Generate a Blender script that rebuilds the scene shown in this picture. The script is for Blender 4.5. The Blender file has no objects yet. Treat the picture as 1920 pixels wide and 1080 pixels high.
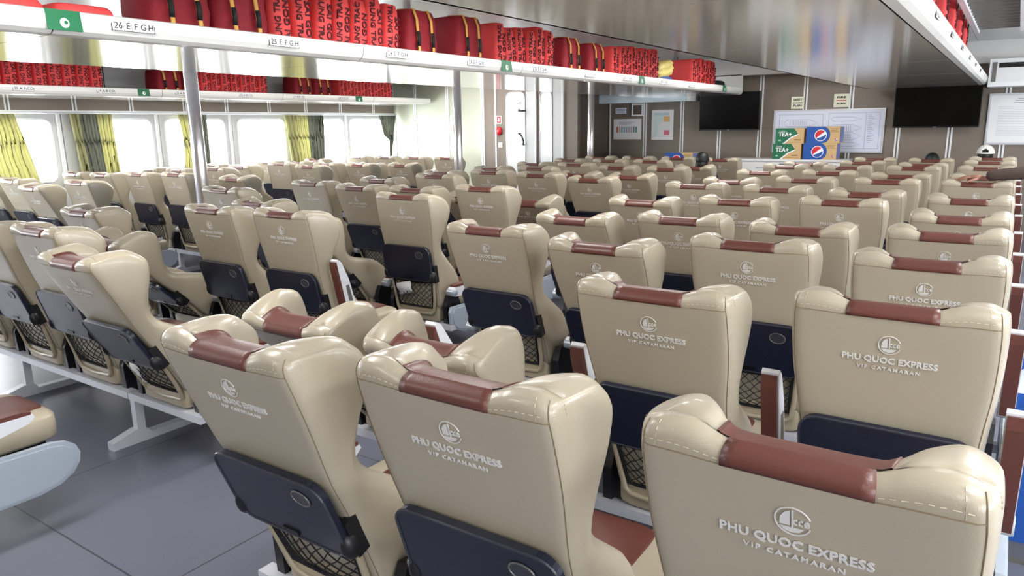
import bpy, bmesh, math, random
from mathutils import Vector, Matrix
random.seed(7)
SC = bpy.context.scene
COL = SC.collection
PI = math.pi
def R(d): return math.radians(d)

# ------------------------------------------------------------------ materials
def lin(c): return tuple(((v/255.0)/12.92 if v/255.0 <= .04045 else ((v/255.0+.055)/1.055)**2.4) for v in c)
MATS = {}
def mat(name, rgb, rough=.5, metal=0., spec=.5, bump=0., bscale=200., coat=0., var=0., vscale=6., emit=None, estr=0., trans=0., sss=0.):
    m = bpy.data.materials.new(name); m.use_nodes = True
    nt = m.node_tree; b = nt.nodes['Principled BSDF']
    c = lin(rgb)+(1,)
    b.inputs['Base Color'].default_value = c
    b.inputs['Roughness'].default_value = rough
    b.inputs['Metallic'].default_value = metal
    b.inputs['Specular IOR Level'].default_value = spec
    b.inputs['Coat Weight'].default_value = coat
    b.inputs['Transmission Weight'].default_value = trans
    tc = nt.nodes.new('ShaderNodeTexCoord')
    if bump:
        n = nt.nodes.new('ShaderNodeTexNoise'); n.inputs['Scale'].default_value = bscale; n.inputs['Detail'].default_value = 2
        bp = nt.nodes.new('ShaderNodeBump'); bp.inputs['Strength'].default_value = bump; bp.inputs['Distance'].default_value = .004
        nt.links.new(tc.outputs['Object'], n.inputs['Vector']); nt.links.new(n.outputs['Fac'], bp.inputs['Height'])
        nt.links.new(bp.outputs['Normal'], b.inputs['Normal'])
    if var:
        n = nt.nodes.new('ShaderNodeTexNoise'); n.inputs['Scale'].default_value = vscale; n.inputs['Detail'].default_value = 4
        mx = nt.nodes.new('ShaderNodeMix'); mx.data_type = 'RGBA'
        mx.inputs[6].default_value = tuple(max(0, v*(1-var)) for v in c[:3])+(1,)
        mx.inputs[7].default_value = tuple(min(1, v*(1+var)) for v in c[:3])+(1,)
        nt.links.new(tc.outputs['Object'], n.inputs['Vector']); nt.links.new(n.outputs['Fac'], mx.inputs[0])
        nt.links.new(mx.outputs[2], b.inputs['Base Color'])
    if emit:
        b.inputs['Emission Color'].default_value = lin(emit)+(1,); b.inputs['Emission Strength'].default_value = estr
    MATS[name] = m; return m

leather = mat('beige_leather', (172,162,142), .33, bump=.10, bscale=260, var=.04, vscale=5, spec=.6, coat=.15)
brown = mat('brown_leather', (98,56,48), .36, bump=.12, bscale=240, var=.1, vscale=7)
seam = mat('seam_thread', (128,112,88), .7)
silver = mat('silver_print', (226,224,220), .35, metal=.15)
navy = mat('navy_tray', (26,30,48), .28, spec=.5)
navy2 = mat('dark_cup_recess', (52,54,64), .3)
blackp = mat('black_plastic', (22,22,26), .4)
netm = mat('black_net', (18,18,22), .8)
shell = mat('beige_plastic', (170,158,134), .32, var=.03)
whitep = mat('white_plastic', (222,224,230), .32)
greyb = mat('grey_blue_shell', (166,176,188), .4)
steel = mat('painted_steel', (206,208,216), .35, metal=.15)
chrome = mat('chrome', (244,244,246), .24, metal=.9)
floorm = mat('vinyl_floor', (104,106,120), .33, var=.12, vscale=2.2)
wallw = mat('white_wall', (206,208,208), .42)
wallg = mat('grey_green_panel', (190,194,176), .2, coat=.5)
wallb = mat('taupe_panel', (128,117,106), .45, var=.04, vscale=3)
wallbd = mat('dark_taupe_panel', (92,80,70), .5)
trimw = mat('white_trim', (238,240,242), .3)
ceilm = mat('ceiling_panel', (226,226,224), .28)
rackm = mat('rack_laminate', (232,230,224), .13, metal=.6, bump=.06, bscale=2.2)
rackw = mat('rack_nosing', (240,240,236), .28, coat=.3)
seamd = mat('dark_joint', (70,70,70), .6)
orange = mat('orange_red_vest', (226,72,72), .7, bump=.3, bscale=60, var=.08, vscale=10)
maroon = mat('maroon_vest', (140,18,34), .75, bump=.3, bscale=50, var=.15, vscale=9)
ink = mat('black_ink', (84,18,26), .8)
strapy = mat('yellow_strap', (222,172,84), .7)
strapk = mat('black_strap', (20,18,20), .7)
greens = mat('green_sign', (16,106,66), .5)
blackt = mat('black_text', (25,25,25), .6)
paper = mat('white_paper', (244,245,246), .5)
papb = mat('blueprint_paper', (226,232,250), .45)
grayt = mat('grey_print', (140,146,170), .6)
alu = mat('aluminium_frame', (214,218,224), .3, metal=.5)
tvm = mat('tv_screen', (4,5,6), .15, spec=.2)
tvf = mat('tv_bezel', (14,14,16), .35)
redm = mat('red_enamel', (190,24,38), .4)
curt_y = mat('yellow_green_curtain', (190,188,142), .8, trans=0.)
curt_g = mat('grey_curtain', (128,132,118), .85)
card = mat('cardboard', (206,174,124), .7, var=.05, vscale=12)
greenc = mat('green_carton', (30,110,76), .55)
bluec = mat('blue_carton', (28,82,164), .5)
redc = mat('red_print', (214,40,56), .5)
skin = mat('skin', (146,102,82), .5, var=.06, vscale=14)
hair = mat('black_hair', (16,15,17), .5, bump=.4, bscale=90)
sleeve = mat('dark_brown_knit', (70,56,50), .85, bump=.4, bscale=70)
navyc = mat('slate_blue_shirt', (88,96,118), .8)
capm = mat('white_cotton', (236,234,230), .7)
trous = mat('dark_trousers', (42,42,50), .8)
greydk = mat('grey_post', (120,118,114), .4, metal=.4)
stitchw = mat('cream_stitch', (204,194,168), .6)
for m_, w in ((curt_y, .35), (curt_g, .22)):
    nt = m_.node_tree; out = nt.nodes['Material Output']; b = nt.nodes['Principled BSDF']
    t = nt.nodes.new('ShaderNodeBsdfTranslucent'); t.inputs[0].default_value = b.inputs['Base Color'].default_value
    mx = nt.nodes.new('ShaderNodeMixShader'); mx.inputs[0].default_value = w
    nt.links.new(b.outputs[0], mx.inputs[1]); nt.links.new(t.outputs[0], mx.inputs[2]); nt.links.new(mx.outputs[0], out.inputs[0])
glass = bpy.data.materials.new('window_glass'); glass.use_nodes = True
nt = glass.node_tree; out = nt.nodes['Material Output']; nt.nodes.remove(nt.nodes['Principled BSDF'])
tr = nt.nodes.new('ShaderNodeBsdfTransparent'); gl = nt.nodes.new('ShaderNodeBsdfGlossy'); gl.inputs['Roughness'].default_value = .03
mx = nt.nodes.new('ShaderNodeMixShader')
mx.inputs[0].default_value = .05; nt.links.new(tr.outputs[0], mx.inputs[1]); nt.links.new(gl.outputs[0], mx.inputs[2]); nt.links.new(mx.outputs[0], out.inputs[0])
fillm = mat('fill_diffuser', (255,255,255), .5, emit=(255,252,246), estr=5.)  # glow of the added ceiling fill panels
# woven pattern bag
weave = mat('woven_bag', (210,150,70), .7)
nt = weave.node_tree; b = nt.nodes['Principled BSDF']; ck = nt.nodes.new('ShaderNodeTexChecker'); ck.inputs['Scale'].default_value = 40
ck.inputs['Color1'].default_value = lin((214,160,70))+(1,); ck.inputs['Color2'].default_value = lin((120,60,44))+(1,)
tc = nt.nodes.new('ShaderNodeTexCoord'); nt.links.new(tc.outputs['Object'], ck.inputs['Vector']); nt.links.new(ck.outputs['Color'], b.inputs['Base Color'])
# floor tiles
nt = floorm.node_tree; b = nt.nodes['Principled BSDF']; br = nt.nodes.new('ShaderNodeTexBrick'); br.offset = 0
br.inputs['Scale'].default_value = 1.; br.inputs['Mortar Size'].default_value = .004; br.inputs['Brick Width'].default_value = 1.2; br.inputs['Row Height'].default_value = 1.2
src = b.inputs['Base Color'].links[0].from_socket
nt.links.new(src, br.inputs['Color1']); nt.links.new(src, br.inputs['Color2']); br.inputs['Mortar'].default_value = lin((64,64,74))+(1,)
tc = nt.nodes.new('ShaderNodeTexCoord'); nt.links.new(tc.outputs['Object'], br.inputs['Vector']); nt.links.new(br.outputs['Color'], b.inputs['Base Color'])

# ------------------------------------------------------------------ mesh helpers
def new_obj(name, me, parent=None, loc=None, rot=None):
    o = bpy.data.objects.new(name, me); COL.objects.link(o)
    if parent is not None: o.parent = parent
    if loc is not None: o.location = loc
    if rot is not None: o.rotation_euler = rot
    return o
def tag(o, label=None, cat=None, group=None, kind=None):
    if label: o['label'] = label
    if cat: o['category'] = cat
    if group: o['group'] = group
    if kind: o['kind'] = kind
    return o
def empty(name, loc, rz=0, label=None, cat=None, group=None):
    o = bpy.data.objects.new(name, None); COL.objects.link(o); o.location = loc; o.rotation_euler = (0,0,rz)
    o.empty_display_size = .1
    return tag(o, label, cat, group)
class MB:
    def __init__(s): s.v = []; s.f = []; s.m = []; s.mats = []; s.sm = []
    def mi(s, m):
        if m not in s.mats: s.mats.append(m)
        return s.mats.index(m)
    def add(s, vs, fs, m, smooth=False, mtx=None):
        o = len(s.v); k = s.mi(m)
        for v in vs:
            v = Vector(v)
            if mtx is not None: v = mtx @ v
            s.v.append(tuple(v))
        for f in fs: s.f.append(tuple(i+o for i in f)); s.m.append(k); s.sm.append(smooth)
        return s
    def box(s, x0, x1, y0, y1, z0, z1, m, mtx=None):
        vs = [(x,y,z) for z in (z0,z1) for y in (y0,y1) for x in (x0,x1)]
        return s.add(vs, [(0,2,3,1),(4,5,7,6),(0,1,5,4),(2,6,7,3),(0,4,6,2),(1,3,7,5)], m, False, mtx)
    def tube(s, pts, r, m, n=6, closed=False, mtx=None, flat=None):
        pts = [Vector(p) for p in pts]; N = len(pts); vs = []; fs = []
        prev = None
        for i, p in enumerate(pts):
            if closed: t = pts[(i+1)%N]-pts[i-1]
            else: t = pts[min(i+1,N-1)]-pts[max(i-1,0)]
            t.normalize()
            if prev is None:
                a = Vector((0,0,1)) if abs(t.z) < .9 else Vector((1,0,0))
                u = t.cross(a).normalized()
            else:
                u = (prev - t*prev.dot(t)); 
                u = u.normalized() if u.length > 1e-6 else t.cross(Vector((0,0,1))).normalized()
            prev = u; w = t.cross(u)
            rr = r[i] if isinstance(r, (list, tuple)) else r
            for k in range(n):
                a = 2*PI*k/n
                vs.append(p + u*math.cos(a)*rr + w*math.sin(a)*rr*(flat or 1))
        M = N if closed else N-1
        for i in range(M):
            for k in range(n):
                a = i*n+k; b = i*n+(k+1)%n; c = ((i+1)%N)*n+(k+1)%n; d = ((i+1)%N)*n+k
                fs.append((a,b,c,d))
        if not closed:
            fs.append(tuple(range(n-1,-1,-1))); fs.append(tuple((N-1)*n+k for k in range(n)))
        return s.add(vs, fs, m, n > 5, mtx)
    def prism(s, poly, axis, a, b, m, mtx=None, smooth=False):
        # poly in the plane normal to axis: x -> (y,z); y -> (x,z); z -> (x,y)
        def P(q, t): return {'x': (t,q[0],q[1]), 'y': (q[0],t,q[1]), 'z': (q[0],q[1],t)}[axis]
        n = len(poly); vs = [P(q,a) for q in poly]+[P(q,b) for q in poly]
        fs = [tuple(range(n-1,-1,-1)), tuple(range(n,2*n))]+[(i,(i+1)%n,(i+1)%n+n,i+n) for i in range(n)]
        return s.add(vs, fs, m, smooth, mtx)
    def ell(s, c, r, m, nu=12, nv=8, mtx=None):
        vs = [(c[0],c[1],c[2]-r[2])]; fs = []
        for j in range(1,nv):
            ph = -PI/2+PI*j/nv
            for i in range(nu):
                th = 2*PI*i/nu; vs.append((c[0]+r[0]*math.cos(ph)*math.cos(th), c[1]+r[1]*math.cos(ph)*math.sin(th), c[2]+r[2]*math.sin(ph)))
        vs.append((c[0],c[1],c[2]+r[2])); T = len(vs)-1
        for i in range(nu):
            fs.append((0,1+(i+1)%nu,1+i)); fs.append((T,1+(nv-2)*nu+i,1+(nv-2)*nu+(i+1)%nu))
        for j in range(nv-2):
            for i in range(nu):
                a = 1+j*nu+i; b = 1+j*nu+(i+1)%nu; fs.append((a,b,b+nu,a+nu))
        return s.add(vs, fs, m, True, mtx)
    def mesh(s, name):
        me = bpy.data.meshes.new(name); me.from_pydata(s.v, [], s.f)
        for m in s.mats: me.materials.append(m)
        for p, k, sm in zip(me.polygons, s.m, s.sm): p.material_index = k; p.use_smooth = sm
        me.validate(); me.update(); 
        bm = bmesh.new(); bm.from_mesh(me); bmesh.ops.recalc_face_normals(bm, faces=bm.faces); bm.to_mesh(me); bm.free()
        return me
    def obj(s, name, parent=None, loc=None, rot=None, bevel=0):
        me = s.mesh(name)
        if bevel:
            bm = bmesh.new(); bm.from_mesh(me)
            es = [e for e in bm.edges if len(e.link_faces) == 2 and e.calc_face_angle(0) > .6]
            bmesh.ops.bevel(bm, geom=es, offset=bevel, segments=2, affect='EDGES', profile=.6); bm.to_mesh(me); bm.free()
            for p in me.polygons: p.use_smooth = False
        return new_obj(name, me, parent, loc, rot)
def rrect(w, h, r, n=5, cx=0, cy=0):
    out = []
    for (sx, sy, a0) in ((1,1,0),(-1,1,90),(-1,-1,180),(1,-1,270)):
        for i in range(n+1):
            a = R(a0+90*i/n); out.append((cx+sx*(w/2-r)+r*math.cos(a), cy+sy*(h/2-r)+r*math.sin(a)))
    return out
_tc = {}
def text_mesh(body, size, m, ext=.001, shear=0., bold=0., space=1.):
    key = (body, size, m.name, ext, shear, bold, space)
    if key in _tc: return _tc[key]
    cu = bpy.data.curves.new('t', 'FONT'); cu.body = body; cu.size = size; cu.align_x = 'CENTER'; cu.align_y = 'CENTER'
    cu.extrude = ext; cu.shear = shear; cu.offset = bold; cu.resolution_u = 2; cu.space_character = space
    o = bpy.data.objects.new('t', cu); COL.objects.link(o)
    bpy.context.view_layer.update()
    me = bpy.data.meshes.new_from_object(o.evaluated_get(bpy.context.evaluated_depsgraph_get()))
    me.materials.clear(); me.materials.append(m)
    bpy.data.objects.remove(o); bpy.data.curves.remove(cu)
    _tc[key] = me; return me
def add_text(mb, body, size, m, mtx, width=None, **kw):
    me = text_mesh(body, size, m, **kw)
    vs = [v.co.copy() for v in me.vertices]
    if width:
        w = max(v.x for v in vs)-min(v.x for v in vs); k = width/w
        vs = [Vector((v.x*k, v.y, v.z)) for v in vs]
    mb.add(vs, [tuple(p.vertices) for p in me.polygons], m, False, mtx)
# text frames: local x along the reading direction, y up, z towards the viewer
def frame(origin, right, up):
    r = Vector(right).normalized(); u = Vector(up).normalized(); n = r.cross(u)
    M = Matrix((r, u, n)).transposed().to_4x4(); M.translation = Vector(origin); return M

# ------------------------------------------------------------------ the seat
def cr(p0, p1, p2, p3, t):
    return .5*((2*p1)+(-p0+p2)*t+(2*p0-5*p1+4*p2-p3)*t*t+(-p0+3*p1-3*p2+p3)*t**3)
def table(tab, s):
    if s <= tab[0][0]: return tab[0][1]
    for i in range(len(tab)-1):
        if s <= tab[i+1][0]:
            a = tab[max(i-1,0)][1]; b = tab[i][1]; c = tab[i+1][1]; d = tab[min(i+2,len(tab)-1)][1]
            t = (s-tab[i][0])/(tab[i+1][0]-tab[i][0]); return cr(a,b,c,d,t)
    return tab[-1][1]
def sst(a, b, x): t = max(0, min(1, (x-a)/(b-a))); return t*t*(3-2*t)
TW = [(0,.218),(.2,.226),(.32,.229),(.42,.233),(.50,.240),(.58,.248),(.66,.252),(.76,.252),(.80,.248)]
TD = [(0,.22),(.08,.23),(.2,.20),(.30,.135),(.39,.075),(.46,.062),(.54,.105),(.61,.160),(.68,.182),(.74,.176),(.80,.150)]
TC = [(0,.11),(.2,.11),(.32,.085),(.44,.050),(.52,.035),(.60,.035),(.68,.045),(.76,.05),(.80,.045)]
TB = [(0,.03),(.2,.034),(.32,.04),(.44,.05),(.52,.052),(.8,.052)]
ROWS = [(s, 0) for s in (0,.03,.07,.12,.17,.22,.27,.32,.37,.41,.45,.49,.52,.55,.58,.61,.64,.67,.70,.725,.745)]+[(.762,0),(.776,.015),(.783,.05),(.789,.13),(.794,.28),(.798,.50),(.800,.74),(.801,.97)]
SEAMROW = 22
def half_ring(s):
    W = table(TW,s); D = table(TD,s); C = table(TC,s); b = table(TB,s)
    return [(0,-b),(.055,-b),(.108,-b),(W-.055,-b),(W-.014,-b+.007),(W,-b+.045),(W+.003,(-b+D)/2+.01),(W-.002,D-.035),(W-.022,D-.006),(W-.055,D),(W-.09,C+.62*(D-C)),(W-.12,C+.20*(D-C)),(.104,C+.04*(D-C)),(.05,C),(0,C)], b, D, C, W
SEAMCOL = 4
def ring(s, q):
    h, b, D, C, W = half_ring(s)
    full = h + [(-x,y) for (x,y) in h[-2:0:-1]]
    n = len(full); sub = 3; pts = []
    for i in range(n):
        P = [full[(i-1)%n], full[i], full[(i+1)%n], full[(i+2)%n]]
        for k in range(sub):
            t = k/sub; pts.append((cr(P[0][0],P[1][0],P[2][0],P[3][0],t), cr(P[0][1],P[1][1],P[2][1],P[3][1],t)))
    out = []
    for (x,y) in pts:
        ax = abs(x)
        yf = C + (D-C)*sst(W-.14, W-.05, ax)
        ym = -b + .014 + (yf+b)*.20
        y2 = y+(ym-y)*q
        x2 = x*(1-.045*q**1.5)
        ramp = sst(.768,.799,s); rf = sst(.60,.80,s)
        z = s + .022*sst(.100,.168,ax)*ramp - .014*sst(.205,.255,ax)*ramp
        z -= .30*max(0., y2+.02)*rf
        out.append((x2,y2,z))
    return out
GRID = [ring(s,q) for s,q in ROWS]
NR = len(GRID[0]); NROW = len(GRID)
def backrest_mesh():
    mb = MB(); vs = [p for r in GRID for p in r]; fs = []
    for i in range(NROW-1):
        for k in range(NR): fs.append((i*NR+k, i*NR+(k+1)%NR, (i+1)*NR+(k+1)%NR, (i+1)*NR+k))
    fs.append(tuple(range(NR)))
    T = (NROW-1)*NR; H2 = NR//2
    for k in range(H2//2):
        fs.append((T+k, T+k+1, T+H2-k-1, T+H2-k) if k+1 != H2-k-1 else (T+k, T+k+1, T+H2-k))
        fs.append((T+(NR-k) % NR, T+NR-k-1, T+H2+k+1, T+H2+k) if NR-k-1 != H2+k+1 else (T+NR-k, T+NR-k-1, T+H2+k))
    mb.add(vs, fs, leather, True)
    return mb.mesh('backrest')
HC = NR//2                                   # column of the front centre
def band_faces():
    out = []
    for i in range(NROW-1):
        z = ROWS[i][0]
        for k in range(NR):
            kk = min(k, NR-1-k)              # 0.. from the back centre
            fk = abs(k+.5-HC)                # distance from the front centre
            if kk < 6 and i >= SEAMROW: out.append((i,k))
            elif fk < 6 and z > .05: out.append((i,k))
            elif fk < 9 and z > .56: out.append((i,k))
    return out
def index_patch(name, m, cells, off, inn=.003):
    bm = bmesh.new(); V = [[bm.verts.new(p) for p in r] for r in GRID]; F = {}
    for i in range(NROW-1):
        for k in range(NR): F[i,k] = bm.faces.new((V[i][k], V[i][(k+1)%NR], V[i+1][(k+1)%NR], V[i+1][k]))
    bmesh.ops.recalc_face_normals(bm, faces=bm.faces); bm.normal_update()
    if F[5,HC].normal.y < 0:
        bmesh.ops.reverse_faces(bm, faces=bm.faces); bm.normal_update()
    keep = [F[c] for c in cells]; vs = {}; P = []; fs = []; ed = {}
    top = set(V[-1])
    def gid(v, o):
        if v in top: o = max(o, 0)
        k = (v, o)
        if k not in vs:
            vs[k] = len(P); n = Vector((0,0,1)) if v in top else v.normal
            P.append(v.co + n*o)
        return vs[k]
    for f in keep:
        fs.append(tuple(gid(v, off) for v in f.verts))
        for e in f.edges: ed.setdefault(e, []).append(f)
    for e, l in ed.items():
        a, b = e.verts
        if len(l) == 1 and not (a in top and b in top): fs.append((gid(a,off), gid(b,off), gid(b,-inn), gid(a,-inn)))
    # lid across the ridge
    for k in range(6):
        a, b = V[-1][k], V[-1][k+1]; c, d = V[-1][NR//2-k], V[-1][NR//2-k-1]
        fs.append((gid(a,off), gid(b,off), gid(d,off), gid(c,off)))
        a, b = V[-1][-k], V[-1][-k-1]; c, d = V[-1][NR//2+k], V[-1][NR//2+k+1]
        fs.append((gid(a,off), gid(b,off), gid(d,off), gid(c,off)))
    mb = MB(); mb.add(P, fs, m, True); me = mb.mesh(name); bm.free(); return me
ME = {}
ME['backrest'] = backrest_mesh()
ME['headrest_band'] = index_patch('headrest_band', brown, band_faces(), .0035)
# seams
mb = MB()
for sgn in (1,-1):
    k = SEAMCOL*3 if sgn == 1 else NR-SEAMCOL*3
    pl = [Vector(GRID[i][k])+Vector((sgn*.0003,-.0003,0)) for i in range(0, NROW-2)]
    mb.tube(pl, .0012, seam, 5)
kb = [Vector(GRID[SEAMROW][k2 % NR])+Vector((0,-.0004,0)) for k2 in range(-SEAMCOL*3, SEAMCOL*3+1)]
mb.tube(kb, .0012, seam, 5)
# stitches
def dashes(pts, off, r, m, step=2):
    for i in range(0, len(pts)-1, step):
        a = Vector(pts[i]); b = Vector(pts[i+1]); d = b-a
        L = d.length; n = max(1, int(L/.012))
        for q in range(n):
            p0 = a+d*((q+.2)/n)+off; p1 = a+d*((q+.75)/n)+off; mb.tube([p0,p1], r, m, 3)
for sgn in (1,-1):
    k = (SEAMCOL*3+3) if sgn == 1 else NR-(SEAMCOL*3+3)
    dashes([GRID[i][k] for i in range(SEAMROW, NROW-2)], Vector((sgn*.0008,-.0004,.0006)), .0006, stitchw, 1)
    k = (SEAMCOL*3-2) if sgn == 1 else NR-(SEAMCOL*3-2)
    dashes([GRID[i][k] for i in range(SEAMROW, NROW-2)], Vector((0,-.0004,.0006)), .0006, stitchw, 1)
    kk = range(6, SEAMCOL*3) if sgn == 1 else range(NR-SEAMCOL*3, NR-5)
    dashes([GRID[SEAMROW+1][k2] for k2 in kk], Vector((0,-.0008,.0)), .0006, stitchw, 1)
ME['seam_piping'] = mb.mesh('seam_piping')
# emblem and lettering on the back
def logo():
    mb = MB(); yb = -.0535
    F = frame((0,yb,.702), (1,0,0), (0,0,1))
    ringp = [(.0262*math.cos(R(a)), .0262*math.sin(R(a)), 0) for a in range(20, 341, 10)]
    mb.tube([F@Vector(p) for p in ringp], .0013, silver, 5)
    mb.prism([(-.019,-.008),(-.004,-.008),(-.004,.020),(-.012,.016),(-.018,.006)], 'z', 0, .0016, silver, F)
    mb.box(-.0015,.0012,-.012,.022,0,.0016,silver,F)
    mb.prism([(-.019,-.012),(.016,-.011),(.010,-.018),(-.001,-.021),(-.012,-.019)], 'z', 0, .0016, silver, F)
    add_text(mb, 'cce', .022, silver, frame((.012,yb-.0008,.704),(1,0,0),(0,0,1)), width=.024, bold=.0002)
    add_text(mb, 'PHU QUOC EXPRESS', .024, silver, frame((0,yb-.0006,.655),(1,0,0),(0,0,1)), width=.225, bold=.0006)
    add_text(mb, 'VIP CATAMARAN', .0135, silver, frame((0,yb-.0006,.630),(1,0,0),(0,0,1)), width=.15, bold=.0002, space=1.35)
    return mb.mesh('logo_lettering')
ME['logo_lettering'] = logo()
# tray
mb = MB()
mb.prism(rrect(.43,.245,.05,6,0,.335), 'y', -.080, -.060, navy)
mb.tube([(x,-.080,z) for x,z in rrect(.43,.245,.05,6,0,.335)], .0035, navy2, 5, closed=True)
c = [(.125+.032*math.cos(R(a)), .40+.024*math.sin(R(a))) for a in range(0,360,20)]
mb.prism(c, 'y', -.0825, -.079, navy2)
mb.tube([(x,-.0825,z) for x,z in c], .0022, greydk, 5, closed=True)
mb.box(-.03,.03,-.085,-.078,.225,.24,tvf)
ME['tray_table'] = mb.mesh('tray_table')
bmt = bmesh.new(); bmt.from_mesh(ME['tray_table']); bmt.to_mesh(ME['tray_table']); bmt.free()
mb = MB()
mb.ell((0,-.062,.245), (.022,.03,.042), blackp, 12, 8); mb.box(-.012,.012,-.06,-.02,.2,.32,blackp)
ME['tray_hinge'] = mb.mesh('tray_hinge')
# pocket
def pocket():
    mb = MB(); T = [(-.178,.200),(.178,.200),(.155,.005),(-.155,.005)]
    def P(u, v, sag=.0):   # u 0..1 across, v 0..1 from top down
        xl = T[0][0]+(T[3][0]-T[0][0])*v; xr = T[1][0]+(T[2][0]-T[1][0])*v
        z = .200-.195*v
        bul = math.sin(PI*u)*math.sin(PI*min(1,v*.9+.08))
        z -= .012*math.sin(PI*u)*(1-v)
        return Vector((xl+(xr-xl)*u, -.045-.035*bul, z))
    edge = [P(i/10,0) for i in range(11)]+[P(1,j/6) for j in range(1,7)]+[P(1-i/10,1) for i in range(1,11)]+[P(0,1-j/6) for j in range(1,6)]
    mb.tube(edge, .0065, netm, 6, closed=True)
    nx, ny = 8, 5; amp = .0022
    for d in (1,-1):
        for k in range(-ny, nx+1):
            pl = []
            for j in range(ny*2+1):
                v = j/(ny*2); u = (k+(v*ny if d == 1 else ny-v*ny))/nx
                if -1e-6 <= u <= 1+1e-6:
                    p = P(min(1,max(0,u)), v); pl.append(p+Vector((.003*math.sin(j*1.7+k),0,.003*math.cos(j*2.1+k))))
            if len(pl) > 1: mb.tube(pl, amp, netm, 4)
    return mb.mesh('net_pocket')
ME['net_pocket'] = pocket()
mb = MB()
pl = [(-.198,-.035,.30),(-.192,-.04,.20),(-.180,-.046,.08),(-.170,-.052,-.015),(-.145,-.056,-.035),(0,-.062,-.040),(.145,-.056,-.035),(.170,-.052,-.015),(.182,-.046,.06),(.192,-.04,.20),(.198,-.035,.30)]
mb.tube(pl, .011, shell, 8)
ME['pocket_frame'] = mb.mesh('pocket_frame')
# cushion
def pillow(x0,x1,y0,y1,z0,z1,m,e=.35,nx=10,ny=10,nz=5,bul=.02):
    """superellipsoid block"""
    mb = MB(); vs = []; fs = []
    cx,cy,cz = (x0+x1)/2,(y0+y1)/2,(z0+z1)/2; hx,hy,hz = (x1-x0)/2,(y1-y0)/2,(z1-z0)/2
    nu, nv = 32, 14
    def pw(a, e): return math.copysign(abs(a)**e, a)
    for j in range(nv+1):
        ph = -PI/2+PI*j/nv
        for i in range(nu):
            th = 2*PI*i/nu
            vs.append((cx+hx*pw(math.cos(ph),e)*pw(math.cos(th),e), cy+hy*pw(math.cos(ph),e)*pw(math.sin(th),e), cz+hz*pw(math.sin(ph),e)))
    for j in range(nv):
        for i in range(nu): a = j*nu+i; b = j*nu+(i+1)%nu; fs.append((a,b,b+nu,a+nu))
    mb.add(vs, fs, m, True); return mb
mb = pillow(-.24,.24,.06,.52,.36,.49,leather,.32)
ME['seat_cushion'] = mb.mesh('seat_cushion')
mb = pillow(-.15,.15,.08,.505,.44,.497,brown,.35)
ME['cushion_insert'] = mb.mesh('cushion_insert')
mb = pillow(-.20,.20,-.04,.06,.275,.40,shell,.3); mb.box(-.19,.19,.04,.46,.27,.37,blackp)
ME['seat_pan'] = mb.mesh('seat_pan')
mb = MB(); mb.prism([(-.02,.22),(.03,.22),(.16,.30),(.10,.46),(0,.47),(-.03,.40)], 'x', -.018, .018, blackp)
ME['recline_bracket'] = mb.mesh('recline_bracket')
mb = MB(); mb.box(-.322,.322,-.055,.0,.235,.272,steel); mb.box(-.322,.322,.30,.34,.235,.272,steel)
ME['beam'] = mb.mesh('beam')
mb = MB()
mb.box(-.022,.022,-.05,-.005,.03,.24,steel); mb.box(-.018,.018,.30,.335,.03,.24,steel)
mb.prism([(-.19,0),(.46,0),(.46,.035),(.36,.04),(.34,.06),(.30,.04),(.02,.04),(-.01,.075),(-.06,.075),(-.19,.04)], 'x', -.028, .028, steel)
ME['leg'] = mb.mesh('leg')
mb = MB()
prof = [(0,-.05),(.10,-.055),(.25,-.045),(.36,-.02),(.385,.0),(.38,.014),(.0,.014),(-.03,-.01)]
mb.prism(prof, 'x', -.026, .026, whitep)
mb.prism([(.10,-.04),(.22,-.035),(.22,-.012),(.10,-.012)], 'x', -.0275, .0275, greydk)
mb.tube([(-.030,0,-.02),(.030,0,-.02)], .028, greyb, 10)
ME['armrest'] = mb.mesh('armrest')
mb = MB(); mb.prism([(.01,.012),(.372,.012),(.376,.024),(.34,.032),(.05,.032),(.008,.026)], 'x', -.023, .023, brown)
ME['arm_pad'] = mb.mesh('arm_pad')
mb = MB()
sp = [(-.03,.40),(-.05,.36),(-.04,.28),(0,.235),(.08,.205),(.22,.19),(.36,.19),(.44,.205),(.495,.235),(.525,.275),(.532,.315),(.518,.352),(.485,.378),(.43,.39),(.20,.395)]
mb.prism(sp, 'x', -.012, .012, greyb); mb.prism([(.24+(a-.24)*.93,.295+(b-.295)*.86) for a,b in sp], 'x', -.018, .018, greyb)
ME['side_panel'] = mb.mesh('side_panel')

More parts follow.
